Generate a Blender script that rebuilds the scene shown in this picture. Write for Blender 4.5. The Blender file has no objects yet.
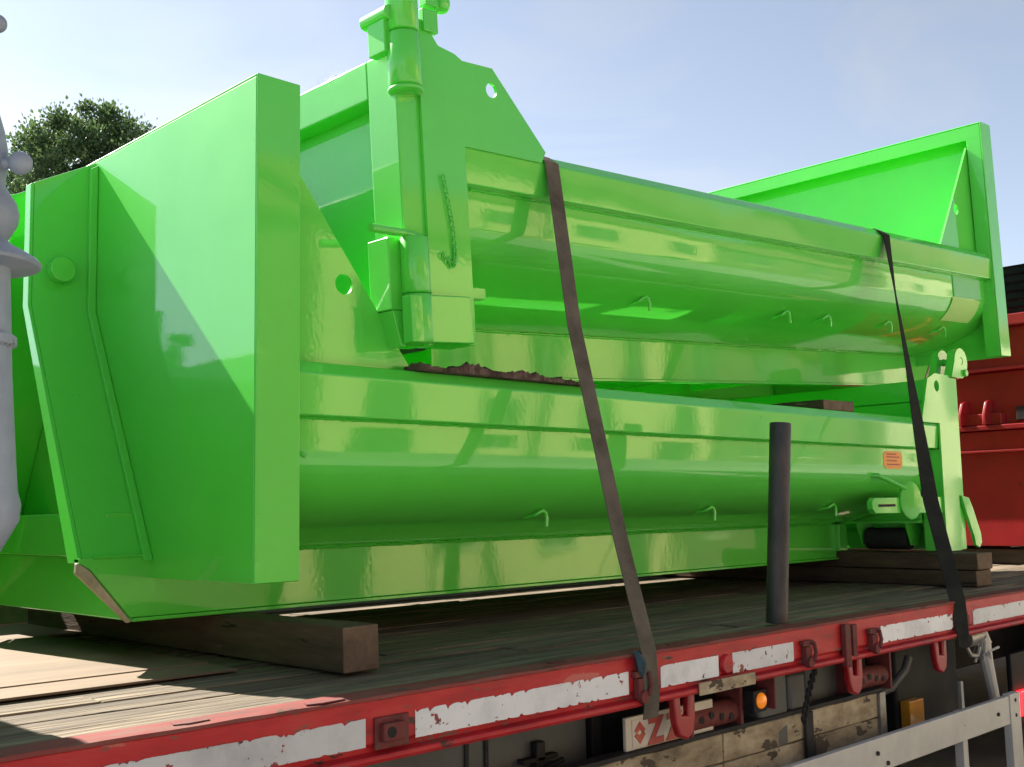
import bpy, bmesh, math, random
from mathutils import Vector, Matrix
R = math.radians
random.seed(7)
S = bpy.context.scene
COL = S.collection

# ------------------------------------------------------------------ camera
cam = bpy.data.cameras.new('camera'); camo = bpy.data.objects.new('camera', cam); COL.objects.link(camo)
cam.sensor_width = 36; cam.lens = 1112.75 / 1024 * 36; cam.clip_start = .05; cam.clip_end = 2000
yaw, pitch, roll = R(45.539), R(6.447), R(-1.132)
fw = Vector((math.cos(yaw), math.sin(yaw), 0)); rt = Vector((math.sin(yaw), -math.cos(yaw), 0)); up = Vector((0, 0, 1))
f2 = fw * math.cos(pitch) + up * math.sin(pitch); u2 = -fw * math.sin(pitch) + up * math.cos(pitch)
r3 = rt * math.cos(roll) + u2 * math.sin(roll); u3 = -rt * math.sin(roll) + u2 * math.cos(roll)
m = Matrix((r3, u3, -f2)).transposed().to_4x4(); m.translation = Vector((0, 0, 1.65))
camo.matrix_world = m
S.camera = camo

# ------------------------------------------------------------------ sky, sun, exposure
SUN = Vector((-.135, 1, .85)).normalized()
elev = math.asin(SUN.z); az = math.atan2(SUN.x, SUN.y)
w = bpy.data.worlds.new('World'); S.world = w; w.use_nodes = True
nt = w.node_tree; nt.nodes.clear()
wo = nt.nodes.new('ShaderNodeOutputWorld'); bg = nt.nodes.new('ShaderNodeBackground')
sky = nt.nodes.new('ShaderNodeTexSky'); sky.sky_type = 'NISHITA'; sky.sun_disc = False
sky.sun_elevation = elev; sky.sun_rotation = az; sky.air_density = 1.0; sky.dust_density = .5; sky.ozone_density = 2.0
tc = nt.nodes.new('ShaderNodeTexCoord'); mp = nt.nodes.new('ShaderNodeMapping'); mp.inputs['Scale'].default_value = (1.2, 2.6, 5.0); mp.inputs['Rotation'].default_value = (0, R(12), R(35))
ns = nt.nodes.new('ShaderNodeTexNoise'); ns.inputs['Scale'].default_value = 1.6; ns.inputs['Detail'].default_value = 7; ns.inputs['Roughness'].default_value = .55; ns.inputs['Distortion'].default_value = .6
rp = nt.nodes.new('ShaderNodeMapRange'); rp.inputs['From Min'].default_value = .47; rp.inputs['From Max'].default_value = .70; rp.inputs['To Min'].default_value = .56; rp.inputs['To Max'].default_value = .95
hs = nt.nodes.new('ShaderNodeRGBToBW')
cv = nt.nodes.new('ShaderNodeVectorMath'); cv.operation = 'SCALE'; cv.inputs[0].default_value = (1.22, 1.34, 1.56)
mx = nt.nodes.new('ShaderNodeMix'); mx.data_type = 'RGBA'
L = nt.links
L.new(tc.outputs['Generated'], mp.inputs['Vector']); L.new(mp.outputs[0], ns.inputs['Vector']); L.new(ns.outputs['Fac'], rp.inputs['Value'])
L.new(sky.outputs[0], hs.inputs[0]); L.new(hs.outputs[0], cv.inputs['Scale'])
L.new(rp.outputs[0], mx.inputs['Factor']); L.new(sky.outputs[0], mx.inputs['A']); L.new(cv.outputs[0], mx.inputs['B'])
L.new(mx.outputs['Result'], bg.inputs['Color']); bg.inputs['Strength'].default_value = .062
L.new(bg.outputs[0], wo.inputs['Surface'])
sl = bpy.data.lights.new('sun', 'SUN'); sl.energy = 5.0; sl.angle = R(.53); sl.color = (1, .93, .82)
slo = bpy.data.objects.new('sun', sl); COL.objects.link(slo); slo.rotation_euler = SUN.to_track_quat('Z', 'Y').to_euler(); slo.location = (0, 0, 20)
S.view_settings.view_transform = 'Standard'; S.view_settings.look = 'None'; S.view_settings.gamma = 1
S.view_settings.exposure = 1.56

# ------------------------------------------------------------------ materials
def mat(name, col, rough=.5, metal=0, coat=0, coat_rough=.05, coat_ior=1.5, var=None, var_scale=4, stretch=None, bump=0, bump_scale=40,
        bump2=0, bump2_scale=3, chips=None, chip_scale=20, chip_t=.66, spec=.5, rough_var=0, transl=0, emit=None, emit_s=0, warp=0, coord='Object', rnd=0):
    M = bpy.data.materials.new(name); M.use_nodes = True
    n = M.node_tree.nodes; l = M.node_tree.links
    p = n['Principled BSDF']; out = n['Material Output']
    p.inputs['Roughness'].default_value = rough; p.inputs['Metallic'].default_value = metal
    p.inputs['Coat Weight'].default_value = coat; p.inputs['Coat IOR'].default_value = coat_ior; p.inputs['Coat Roughness'].default_value = coat_rough
    p.inputs['Specular IOR Level'].default_value = spec
    p.inputs['Base Color'].default_value = (*col, 1)
    t = n.new('ShaderNodeTexCoord'); mpp = n.new('ShaderNodeMapping'); l.new(t.outputs[coord], mpp.inputs['Vector'])
    if stretch: mpp.inputs['Scale'].default_value = stretch
    if rnd:
        oi = n.new('ShaderNodeObjectInfo'); ml = n.new('ShaderNodeMath'); ml.operation = 'MULTIPLY'; ml.inputs[1].default_value = rnd
        l.new(oi.outputs['Random'], ml.inputs[0]); cb = n.new('ShaderNodeCombineXYZ')
        for i in range(3): l.new(ml.outputs[0], cb.inputs[i])
        l.new(cb.outputs[0], mpp.inputs['Location'])
    cur = None
    def noise(scale, detail=5, rgh=.6, src=None):
        q = n.new('ShaderNodeTexNoise'); q.inputs['Scale'].default_value = scale; q.inputs['Detail'].default_value = detail; q.inputs['Roughness'].default_value = rgh
        l.new((src or mpp).outputs[0], q.inputs['Vector']); return q
    if var:
        q = noise(var_scale, 8, .65); cr = n.new('ShaderNodeValToRGB'); l.new(q.outputs['Fac'], cr.inputs[0])
        e = cr.color_ramp.elements; e[0].position = .3; e[1].position = .7
        e[0].color = (*var[0], 1); e[1].color = (*var[-1], 1)
        for i, c in enumerate(var[1:-1]):
            x = e.new(.3 + .4 * (i + 1) / (len(var) - 1)); x.color = (*c, 1)
        cur = cr.outputs[0]
    if rnd and cur:
        hv = n.new('ShaderNodeHueSaturation'); mr = n.new('ShaderNodeMapRange'); mr.inputs['To Min'].default_value = .72; mr.inputs['To Max'].default_value = 1.25
        l.new(oi.outputs['Random'], mr.inputs['Value']); l.new(mr.outputs[0], hv.inputs['Value']); l.new(cur, hv.inputs['Color']); cur = hv.outputs[0]
    if chips:
        for (cc, cs, ct) in chips:
            q = noise(cs, 6, .62); r_ = n.new('ShaderNodeMapRange'); r_.inputs['From Min'].default_value = ct; r_.inputs['From Max'].default_value = ct + .015
            l.new(q.outputs['Fac'], r_.inputs['Value']); x = n.new('ShaderNodeMix'); x.data_type = 'RGBA'; l.new(r_.outputs[0], x.inputs['Factor'])
            if cur: l.new(cur, x.inputs['A'])
            else: x.inputs['A'].default_value = (*col, 1)
            x.inputs['B'].default_value = (*cc, 1); cur = x.outputs['Result']
    if cur: l.new(cur, p.inputs['Base Color'])
    if rough_var:
        q = noise(6, 6, .6); r_ = n.new('ShaderNodeMapRange'); r_.inputs['To Min'].default_value = max(0, rough - rough_var); r_.inputs['To Max'].default_value = rough + rough_var
        l.new(q.outputs['Fac'], r_.inputs['Value']); l.new(r_.outputs[0], p.inputs['Roughness'])
        if coat:
            r2 = n.new('ShaderNodeMapRange'); r2.inputs['From Min'].default_value = .35; r2.inputs['From Max'].default_value = .75; r2.inputs['To Min'].default_value = coat_rough * .5; r2.inputs['To Max'].default_value = coat_rough * 2.2
            l.new(q.outputs['Fac'], r2.inputs['Value']); l.new(r2.outputs[0], p.inputs['Coat Roughness'])
    nrm = None
    for (b, sc, dist) in ((bump2, bump2_scale, .05), (bump, bump_scale, .004)):
        if b:
            q = noise(sc, 4 if sc > 5 else 1, .5); bp = n.new('ShaderNodeBump'); bp.inputs['Strength'].default_value = b; bp.inputs['Distance'].default_value = dist
            l.new(q.outputs['Fac'], bp.inputs['Height'])
            if nrm: l.new(nrm, bp.inputs['Normal'])
            nrm = bp.outputs[0]
    if nrm:
        l.new(nrm, p.inputs['Normal'])
        if coat: l.new(nrm, p.inputs['Coat Normal'])
    if transl:
        tr = n.new('ShaderNodeBsdfTranslucent'); tr.inputs['Color'].default_value = (*[min(1, c * 1.6) for c in col], 1); ms = n.new('ShaderNodeMixShader'); ms.inputs[0].default_value = transl
        l.new(p.outputs[0], ms.inputs[1]); l.new(tr.outputs[0], ms.inputs[2]); l.new(ms.outputs[0], out.inputs['Surface'])
    if emit:
        p.inputs['Emission Color'].default_value = (*emit, 1); p.inputs['Emission Strength'].default_value = emit_s
    return M
G = (.098, .61, .064)
M_green = mat('green_gloss_paint', G, rough=.45, spec=.25, coat=1, coat_rough=.03, coat_ior=1.52, var=[(.086, .63, .054), (.104, .70, .066)], var_scale=1.3, chips=[((.30, .50, .24), 80, .70), ((.10, .16, .07), 38, .725)], bump=.03, bump_scale=55, bump2=.055, bump2_scale=2.2, rough_var=.12)
M_greenE = mat('green_paint_chipped', G, rough=.42, coat=.7, coat_rough=.08, chips=[((.30, .28, .22), 38, .70)], bump=.06, bump_scale=55, bump2=.03, bump2_scale=3)
M_bare = mat('scuffed_steel_edge', (.42, .37, .28), rough=.55, metal=.2, var=[(.28, .24, .17), (.5, .45, .34)], var_scale=14, bump=.3)
M_red = mat('worn_red_paint', (.44, .014, .02), rough=.5, coat=.1, coat_rough=.3, spec=.3, var=[(.26, .012, .016), (.46, .016, .022), (.50, .045, .045)], var_scale=7, stretch=(.4, 1, 1.6), chips=[((.50, .12, .10), 7, .64), ((.20, .07, .05), 30, .62), ((.06, .028, .022), 16, .635)], bump=.45, bump_scale=30)
M_redtop = mat('scuffed_red_flange', (.2, .06, .05), rough=.75, spec=.2, var=[(.10, .075, .065), (.24, .055, .05), (.17, .115, .095)], var_scale=9, stretch=(.35, 1, 1), chips=[((.10, .06, .045), 12, .62), ((.34, .27, .2), 22, .68)], bump=.4, bump_scale=35)
M_redskip = mat('red_skip_paint', (.36, .007, .013), rough=.4, coat=.3, coat_rough=.15, var=[(.27, .005, .010), (.40, .009, .015)], var_scale=3, chips=[((.14, .02, .015), 14, .67)], bump=.05, bump2=.04)
M_tape = mat('white_reflective_tape', (.70, .73, .77), rough=.4, var=[(.50, .52, .55), (.70, .73, .77), (.76, .79, .83)], var_scale=4, chips=[((.23, .012, .018), 12, .625), ((.05, .02, .02), 42, .67), ((.08, .02, .02), 22, .655)], bump=.1, rnd=37)
M_plank = mat('weathered_deck_plank', (.2, .17, .13), rough=.85, bump2=.5, bump2_scale=7, var=[(.058, .044, .031), (.16, .122, .083), (.29, .222, .148)], var_scale=5, stretch=(.35, 5, 5), bump=.9, bump_scale=9, chips=[((.035, .025, .018), 6, .68)], rnd=19)
M_ply = mat('smooth_deck_sheet', (.27, .18, .11), rough=.75, var=[(.15, .10, .062), (.235, .16, .10)], var_scale=4, stretch=(.5, 2, 2), bump=.25, bump_scale=30, chips=[((.16, .11, .07), 9, .70)])
M_timber = mat('brown_timber', (.11, .065, .038), rough=.8, var=[(.038, .023, .015), (.085, .052, .031), (.125, .08, .048)], var_scale=4, stretch=(4, .6, 4), bump=.9, bump_scale=12, rnd=11, chips=[((.018, .012, .008), 3.2, .63), ((.15, .105, .065), 7, .66)])
M_timberend = mat('sawn_timber_end', (.16, .11, .07), rough=.85, var=[(.09, .06, .038), (.20, .14, .09)], var_scale=14, bump=.7, bump_scale=30)
M_board = mat('pale_weathered_board', (.42, .36, .25), rough=.85, var=[(.12, .09, .06), (.33, .27, .175), (.52, .45, .31)], var_scale=6, stretch=(.8, 1.6, 1.6), bump=.8, bump_scale=20, chips=[((.08, .06, .042), 9, .59)], rnd=13)
M_dark = mat('dark_chassis_steel', (.03, .031, .034), rough=.75, spec=.2, var=[(.018, .018, .02), (.05, .048, .046)], var_scale=5, bump=.3)
M_grey = mat('dark_grey_locker', (.075, .08, .08), rough=.55, var=[(.05, .053, .053), (.095, .10, .10)], var_scale=3, bump=.2)
M_black = mat('black_plastic', (.012, .013, .015), rough=.6, spec=.2, var=[(.008, .009, .011), (.022, .022, .024)], var_scale=6, bump=.1)
M_rubber = mat('black_rubber', (.018, .018, .018), rough=.85, bump=.3)
M_pipe = mat('blackened_steel_pipe', (.035, .033, .034), rough=.55, metal=.3, var=[(.028, .027, .029), (.06, .056, .055), (.11, .085, .07)], var_scale=9, stretch=(1, 1, .4), bump=.4, bump_scale=60)
M_strap = mat('grey_webbing', (.125, .112, .09), rough=.95, spec=.1, var=[(.08, .072, .058), (.13, .116, .093), (.175, .156, .125)], var_scale=7, bump=1.0, bump_scale=260)
M_strap2 = mat('black_green_webbing', (.03, .032, .028), rough=.95, spec=.1, var=[(.02, .022, .02), (.04, .042, .037)], var_scale=7, bump=1.0, bump_scale=260)
M_alu = mat('painted_grey_aluminium', (.56, .56, .52), rough=.5, metal=.1, var=[(.46, .46, .43), (.62, .62, .58)], var_scale=4, chips=[((.16, .14, .12), 24, .71)], bump=.15)
M_post = mat('grey_cast_paint', (.26, .31, .385), rough=.5, chips=[((.12, .11, .10), 26, .68)], var=[(.20, .24, .30), (.30, .355, .435)], var_scale=9, bump=.35, bump_scale=40)
M_rust = mat('charred_brown_scrap', (.06, .035, .028), rough=.9, var=[(.035, .02, .016), (.10, .062, .05), (.26, .18, .14)], var_scale=22, bump=1, bump_scale=40)
M_rusty = mat('rusty_red_iron', (.12, .03, .025), rough=.75, var=[(.05, .022, .018), (.16, .025, .025), (.09, .05, .035)], var_scale=18, bump=.6)
M_sign = mat('white_sign_board', (.62, .57, .49), rough=.5, var=[(.52, .47, .39), (.66, .61, .53)], var_scale=6, bump=.1)
M_signred = mat('sign_red', (.50, .07, .045), rough=.5, var=[(.36, .05, .035), (.56, .10, .07)], var_scale=18)
M_orange = mat('orange_sticker', (.90, .26, .04), rough=.5, var=[(.95, .24, .03), (.90, .36, .08), (.75, .32, .05)], var_scale=30)
M_pale = mat('pale_green_label', (.42, .74, .24), rough=.7, spec=.2, var=[(.41, .73, .235), (.43, .75, .245)], var_scale=2)
M_pale2 = mat('bluish_green_label', (.26, .66, .32), rough=.7, spec=.2, var=[(.255, .65, .315), (.265, .67, .325)], var_scale=2)
M_amber = mat('amber_lens', (.75, .25, .01), rough=.25, coat=.8, emit=(1, .25, .01), emit_s=.15)
M_amberR = mat('amber_reflector', (.65, .28, .02), rough=.35, coat=.5, var=[(.5, .2, .01), (.7, .32, .03)], var_scale=9)
M_tail = mat('red_lit_lens', (.7, .0, .01), rough=.25, coat=.8, emit=(1, .01, .015), emit_s=2.2)
M_hub = mat('grey_steel', (.3, .3, .3), rough=.4, metal=.7, bump=.2, var=[(.2, .19, .18), (.36, .35, .34)], var_scale=12)
M_asph = mat('pale_concrete_yard', (.40, .38, .34), rough=.9, var=[(.34, .325, .285), (.44, .42, .375)], var_scale=3, bump=.8, bump_scale=90)
M_pave = mat('pavement_concrete', (.28, .27, .25), rough=.85, var=[(.22, .21, .195), (.32, .31, .29)], var_scale=2, bump=.4)
M_cream = mat('yellow_cream_render', (.76, .62, .30), rough=.85, var=[(.71, .575, .27), (.80, .66, .33)], var_scale=1.5, bump=.3)
M_white = mat('pale_cream_render', (.76, .68, .44), rough=.85, var=[(.71, .63, .40), (.80, .72, .48)], var_scale=1.5, bump=.3)
M_glass = mat('dark_window_glass', (.02, .025, .03), rough=.08, spec=.6)
M_roof = mat('roof_tiles', (.22, .10, .07), rough=.8, var=[(.16, .07, .05), (.27, .13, .09)], var_scale=8, bump=.6)
M_wall = mat('dark_brick', (.10, .06, .045), rough=.9, var=[(.07, .04, .03), (.13, .08, .06)], var_scale=9, bump=.6)
M_brick = mat('brown_brick', (.16, .10, .075), rough=.9, var=[(.12, .07, .05), (.20, .125, .095)], var_scale=6, bump=.6)
M_bark = mat('bark', (.07, .055, .04), rough=.9, var=[(.045, .035, .026), (.10, .08, .06)], var_scale=12, bump=1)
M_leaf = mat('olive_leaves', (.06, .10, .032), rough=.5, var=[(.022, .06, .02), (.044, .10, .034), (.085, .145, .048)], var_scale=1.3, transl=.40)

# ------------------------------------------------------------------ mesh helpers
def V(*a): return Vector(a)
class MB:
    def __init__(s): s.bm = bmesh.new()
    def box(s, x0, x1, y0, y1, z0, z1, mtx=None):
        x0, x1 = min(x0, x1), max(x0, x1); y0, y1 = min(y0, y1), max(y0, y1); z0, z1 = min(z0, z1), max(z0, z1)
        v = [s.bm.verts.new((x, y, z)) for x in (x0, x1) for y in (y0, y1) for z in (z0, z1)]
        for f in ((0, 1, 3, 2), (4, 6, 7, 5), (0, 4, 5, 1), (2, 3, 7, 6), (0, 2, 6, 4), (1, 5, 7, 3)): s.bm.faces.new([v[i] for i in f])
        if mtx: 
            for q in v: q.co = mtx @ q.co
        return s
    def loops(s, rings, cap=True, closed=True):
        rs = [[s.bm.verts.new(p) for p in r] for r in rings]
        n = len(rs[0])
        for a, b in zip(rs, rs[1:]):
            for i in range(n if closed else n - 1):
                s.bm.faces.new((a[i], a[(i + 1) % n], b[(i + 1) % n], b[i]))
        if cap: s.bm.faces.new(rs[0][::-1]); s.bm.faces.new(rs[-1])
        return s
    def prism(s, poly, axis, a, b):          # poly in the two other axes (cyclic order given), extruded along axis from a to b
        def P(p, t):
            return {'x': (t, p[0], p[1]), 'y': (p[0], t, p[1]), 'z': (p[0], p[1], t)}[axis]
        return s.loops([[P(p, a) for p in poly], [P(p, b) for p in poly]])
    def tube(s, pts, r, n=12, cap=True):
        pts = [Vector(p) for p in pts]; rad = r if isinstance(r, (list, tuple)) else [r] * len(pts); rings = []; nrm = None
        for i, p in enumerate(pts):
            t = (pts[min(i + 1, len(pts) - 1)] - pts[max(i - 1, 0)]).normalized()
            if nrm is None: nrm = t.orthogonal().normalized()
            nrm = (nrm - t * nrm.dot(t)).normalized(); b = t.cross(nrm)
            rings.append([p + (nrm * math.cos(2 * math.pi * k / n) + b * math.sin(2 * math.pi * k / n)) * rad[i] for k in range(n)])
        return s.loops(rings, cap)
    def lathe(s, prof, c=(0, 0), n=32):      # prof (r, z)
        return s.loops([[(c[0] + r * math.cos(2 * math.pi * k / n), c[1] + r * math.sin(2 * math.pi * k / n), z) for k in range(n)] for r, z in prof])
    def ball(s, c, r, n=14):
        bmesh.ops.create_uvsphere(s.bm, u_segments=n, v_segments=n // 2 + 2, radius=r, matrix=Matrix.Translation(c)); return s
    def plate_hole(s, poly, hc, hr, axis, a, b, n=20):   # plate with a round hole (poly in the plane of the other axes)
        bm = s.bm
        def P(p, t): return {'x': (t, p[0], p[1]), 'y': (p[0], t, p[1]), 'z': (p[0], p[1], t)}[axis]
        holes = hc if isinstance(hc, list) else [(hc, hr)]
        sides = []
        for t in (a, b):
            ov = [bm.verts.new(P(p, t)) for p in poly]; es = [bm.edges.new((ov[i], ov[(i + 1) % len(ov)])) for i in range(len(ov))]
            hvs = []
            for (c, r) in holes:
                hv = [bm.verts.new(P((c[0] + r * math.cos(2 * math.pi * k / n), c[1] + r * math.sin(2 * math.pi * k / n)), t)) for k in range(n)]
                es += [bm.edges.new((hv[i], hv[(i + 1) % n])) for i in range(n)]; hvs.append(hv)
            bmesh.ops.triangle_fill(bm, use_beauty=True, use_dissolve=False, edges=es)
            # triangle_fill also closes the holes where loops nest: remove faces inside a hole
            for hv in hvs:
                hs_ = set(hv)
                for f in [f for f in bm.faces if all(q in hs_ for q in f.verts)]: bm.faces.remove(f)
            sides.append((ov, hvs))
        def wall(A, B):
            for i in range(len(A)): 
                j = (i + 1) % len(A); bm.faces.new((A[i], A[j], B[j], B[i]))
        wall(sides[0][0], sides[1][0])
        for A, B in zip(sides[0][1], sides[1][1]): wall(A, B)
        return s
    def build(s, name, material, parent=None, bevel=.004, smooth=True, ang=35, seg=2):
        bmesh.ops.recalc_face_normals(s.bm, faces=s.bm.faces)
        me = bpy.data.meshes.new(name); s.bm.to_mesh(me); s.bm.free()
        ms = material if isinstance(material, (list, tuple)) else [material]
        for q in ms: me.materials.append(q)
        if smooth:
            me.shade_smooth(); me.set_sharp_from_angle(angle=R(ang))
        o = bpy.data.objects.new(name, me); COL.objects.link(o)
        if parent: o.parent = parent
        if bevel:
            b = o.modifiers.new('bevel', 'BEVEL'); b.width = bevel; b.segments = seg; b.limit_method = 'ANGLE'; b.angle_limit = R(40); b.harden_normals = True
        return o
def tag(o, label=None, cat=None, group=None, kind=None):
    if label: o['label'] = label
    if cat: o['category'] = cat
    if group: o['group'] = group
    if kind: o['kind'] = kind
    return o
def empty(name, loc, label=None, cat=None, group=None):
    o = bpy.data.objects.new(name, None); COL.objects.link(o); o.location = loc; o.empty_display_size = .2
    return tag(o, label, cat, group)
def copy_tree(o, parent=None):
    c = o.copy(); COL.objects.link(c); c.parent = parent
    for ch in [q for q in bpy.data.objects if q.parent == o]: copy_tree(ch, c)
    return c
def arc(cx, cz, rx, rz, a0, a1, n): return [(cx + rx * math.cos(R(a0 + (a1 - a0) * i / n)), cz + rz * math.sin(R(a0 + (a1 - a0) * i / n))) for i in range(n + 1)]

# ------------------------------------------------------------------ ground, road, pavement
bm = MB(); bm.box(-400, 400, -400, 400, -.3, 0); tag(bm.build('ground', M_asph, bevel=0), kind='structure')
bm = MB(); bm.box(-60, 80, -3.4, 12, -.1, .004); tag(bm.build('road', M_asph, bevel=0), kind='structure')
bm = MB(); bm.box(-60, 80, -9, -5.4, -.1, .13); tag(bm.build('pavement', M_pave, bevel=.02), kind='structure')

BW = empty('shade_wall', (0, 6.15, 0), 'added tall dark brick wall shading the far side of the trailer deck', 'wall')  # added wall: blocks low sun from the far deck and covers bright ground beyond
q = MB(); q.box(-30, 40, 0, .24, 0, 2.42); q.build('brickwork', M_wall, BW, .01)
q = MB(); q.box(-30, 40, -.03, .27, 2.421, 2.48); q.build('coping', M_wall, BW, .01)

# ------------------------------------------------------------------ hook-lift containers
def trough_curve(n, t0=0., t1=1., off=0.):
    out = []
    for i in range(n + 1):
        t = t0 + (t1 - t0) * i / n
        out.append((1.15 * (1 - t) ** 2 + 2 * t * (1 - t) * 1.095 + .56 * t * t + off, .487 * (1 - t) ** 2 + 2 * t * (1 - t) * .265 + .207 * t * t))
    return out
def trough_v(z):
    return min(trough_curve(200), key=lambda p: abs(p[1] - z))[0]
W = 1.217
def container(name, Lc, label, group, lug=True):
    root = empty(name, (0, 0, 0), label, 'container', group)
    b = lambda: MB()
    # bulkhead sheet with folded edges
    b().box(0, .008, -W + .0085, W - .0085, .134, 1.625).build('front_panel', M_green, root, .002)
    for s in (-1, 1):
        q = MB(); q.box(0, .15, s * (W - .008), s * W, .134, 1.634); q.box(.141, .1495, s * (W - .10), s * (W - .0085), .134, 1.54)
        q.build('side_post', M_green, root, .004)
    q = MB(); q.box(0, .15, -W + .0085, W - .0085, 1.626, 1.634); q.box(.141, .1495, -W + .0085, W - .0085, 1.535, 1.6255); q.build('top_flange', M_green, root, .004)
    # gussets between bulkhead and top rail
    for s in (-1, 1):
        q = MB(); q.plate_hole([(.012, .785), (.012, 1.30), (.12, 1.50), (.135, 1.50), (.66, .80), (.66, .785)], (.385, 1.06), .034, 'y', s * 1.112, s * 1.10); q.build('gusset', M_green, root, 0)
    # trough
    prof = [(1.15, .625)] + trough_curve(26) + [(0, .207)]
    prof = prof + [(-x, z) for x, z in prof[::-1][1:]]
    inner = [(x * .993, z + .008 if z < .6 else z) for x, z in prof]
    loop = prof + inner[::-1]
    q = MB(); q.loops([[(u, x, z) for x, z in loop] for u in (.0095, Lc - .2)]); tr = q.build('trough', M_green, root, 0, ang=22)
    # top rails
    for s in (-1, 1):
        q = MB(); q.prism([(s * 1.197, .622), (s * 1.205, .75), (s * 1.172, .79), (s * 1.09, .79), (s * 1.09, .622)], 'x', .151, Lc - .02); q.build('top_rail', M_green, root, .006)
    # subframe rails with the chamfered front shoe
    for s in (-1, 1):
        q = MB(); q.prism([(-.20, .17), (-.066, .012), (4.30, .012), (4.30, .206), (-.235, .206), (-.235, .19)], 'y', s * .552, s * .59); rl = q.build('subframe_rail', M_green, root, .004)
        q = MB(); q.box(-.06, 4.30, s * .53, s * .602, 0, .0115); q.build('bottom_flange', M_green, rl, .002)
        q = MB(); q.prism([(-.243, .19), (-.245, .16), (-.075, -.003), (-.065, .0), (-.2, .165), (-.235, .19)], 'y', s * .574, s * .593); q.build('wear_edge', M_bare, rl, .002)
    for s in (-1, 1):
        rw = random.Random(17 + s); q = MB(); q.tube([(-.19 + i * .0125, s * (.593 + rw.uniform(-.001, .001)), .206 + rw.uniform(-.0012, .0012)) for i in range(int(4.46 / .0125))], [.0055 + rw.uniform(-.0016, .0016) for i in range(int(4.46 / .0125))], 5); q.build('weld_bead', M_green, root, 0)
        q = MB(); q.tube([(.155 + i * .012, s * (1.1525 + rw.uniform(-.001, .001)), .6185 + rw.uniform(-.0012, .0012)) for i in range(int((Lc - .4) / .012))], [.0045 + rw.uniform(-.0014, .0014) for i in range(int((Lc - .4) / .012))], 5); q.build('weld_bead', M_green, root, 0)
    # cross members
    q = MB(); q.box(-.12, -.02, -.515, .515, .2, .345); q.box(-.08, -.03, -.55, .55, .003, .198); q.build('cross_member', M_green, root, .006)  # lower plate lengthened downward to block sun reaching the front timber
    for u in (1.0, 2.0, 3.0, 4.2):
        MB().box(u, u + .06, -.515, .515, .06, .2).build('cross_member', M_green, root, .004)
    # splayed front legs carrying the hook bar
    for s in (-1, 1):
        t = .012
        def line(o): return [(s * (.117 - o), 1.63), (s * (.122 - o), 1.066), (s * (.59 - o), .19)]
        def strip(q, o0, o1, u0, u1, ztop0, ztop1):
            A, B = line(o0), line(o1); rings = []
            if o1 > .04: B = [B[0], B[1], (s * (.59 - .085), .19)]
            for i in range(3):
                z0 = A[i][1]
                def zz(u): return z0 if i else ztop0 + (ztop1 - ztop0) * (u + .235) / .235
                rings.append([(u0, A[i][0], zz(u0)), (u1, A[i][0], zz(u1)), (u1, B[i][0], zz(u1)), (u0, B[i][0], zz(u0))])
            q.loops(rings)
        q = MB(); strip(q, 0, t, -.222, -.0005, 1.50, 1.622); strip(q, -.001, .048, -.235, -.2225, 1.50, 1.622)
        lg = q.build('front_leg', M_green, root, .003)
        q = MB(); strip(q, -.02, .0, -.03, -.001, 1.45, 1.61); q.build('weld_flange', M_green, lg, .004)
    q = MB(); q.tube([(-.13, -.16, 1.2), (-.13, .16, 1.2)], .030, 20)
    hb = q.build('hook_bar', M_green, root, .003)
    for s in (-1, 1):
        q = MB(); q.tube([(-.13, s * .119, 1.2), (-.13, s * .165, 1.2)], .046, 22); q.build('boss', M_green, hb, .006)
    # tail posts: + side carries the hinge, - side the latch
    ear_h = [(Lc, .05), (Lc, 1.16), (Lc - .03, 1.16), (Lc - .09, 1.085), (Lc - .165, 1.072), (Lc - .20, 1.055), (Lc - .345, 1.058), (Lc - .60, .79), (Lc - .575, .748), (Lc - .19, .748), (Lc - .19, .05)]
    ear_l = [(Lc, .05), (Lc, .80), (Lc - .04, .82), (Lc - .04, 1.046), (Lc - .22, 1.046), (Lc - .31, 1.01), (Lc - .40, .785), (Lc - .39, .765), (Lc - .19, .765), (Lc - .19, .05)]
    q = MB(); q.plate_hole(ear_h, (Lc - .335, .975), .027, 'y', W - .012, W); q.build('tail_post', M_green, root, 0)
    q = MB(); q.plate_hole(ear_l, (Lc - .20, .975), .032, 'y', -W, -W + .012); q.build('tail_post', M_green, root, 0)
    for s in (-1, 1):
        MB().box(Lc - .185, Lc - .032, s * 1.085, s * (W - .0125), .05, .62).build('post_box', M_green, root, .004)
    q = MB(); q.box(Lc - .30, Lc - .21, -.62, .62, .048, .205); q.build('tail_beam', M_green, root, .004)
    q = MB(); q.box(Lc - .198, Lc - .19, -1.08, 1.08, .206, .60); q.build('tail_ring', M_green, root, .002)
    for s in (-1, 1):
        q = MB(); q.tube([(Lc - .14, s * .72, .118), (Lc - .14, s * .98, .118)], .062, 26); q.build('roller', M_rubber, root, .004)
        for v in (.695, .995):
            q = MB(); q.prism([(Lc - .24, .206), (Lc - .18, .08), (Lc - .10, .08), (Lc - .03, .206)], 'y', s * v, s * (v + .012)); q.build('roller_bracket', M_green, root, .002)
    q = MB(); q.box(Lc - .24, Lc - .03, -1.08, 1.08, .2065, .222); q.build('roller_plate', M_green, root, .002)
    # tailgate
    g = empty('tailgate', (0, 0, 0)); g.parent = root
    g0, g1 = Lc + .004, Lc + .094
    MB().box(g0, g0 + .008, -1.05, 1.05, .16, .92).build('gate_panel', M_green, g, 0)
    for s in (-1, 1): MB().box(Lc - .03, g1, s * 1.05, s * 1.2035, .05, 1.04).build('gate_stile', M_green, g, .006)
    MB().box(g0, g1, -1.0495, 1.0495, .905, 1.04).build('gate_top_beam', M_green, g, .006)
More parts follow.
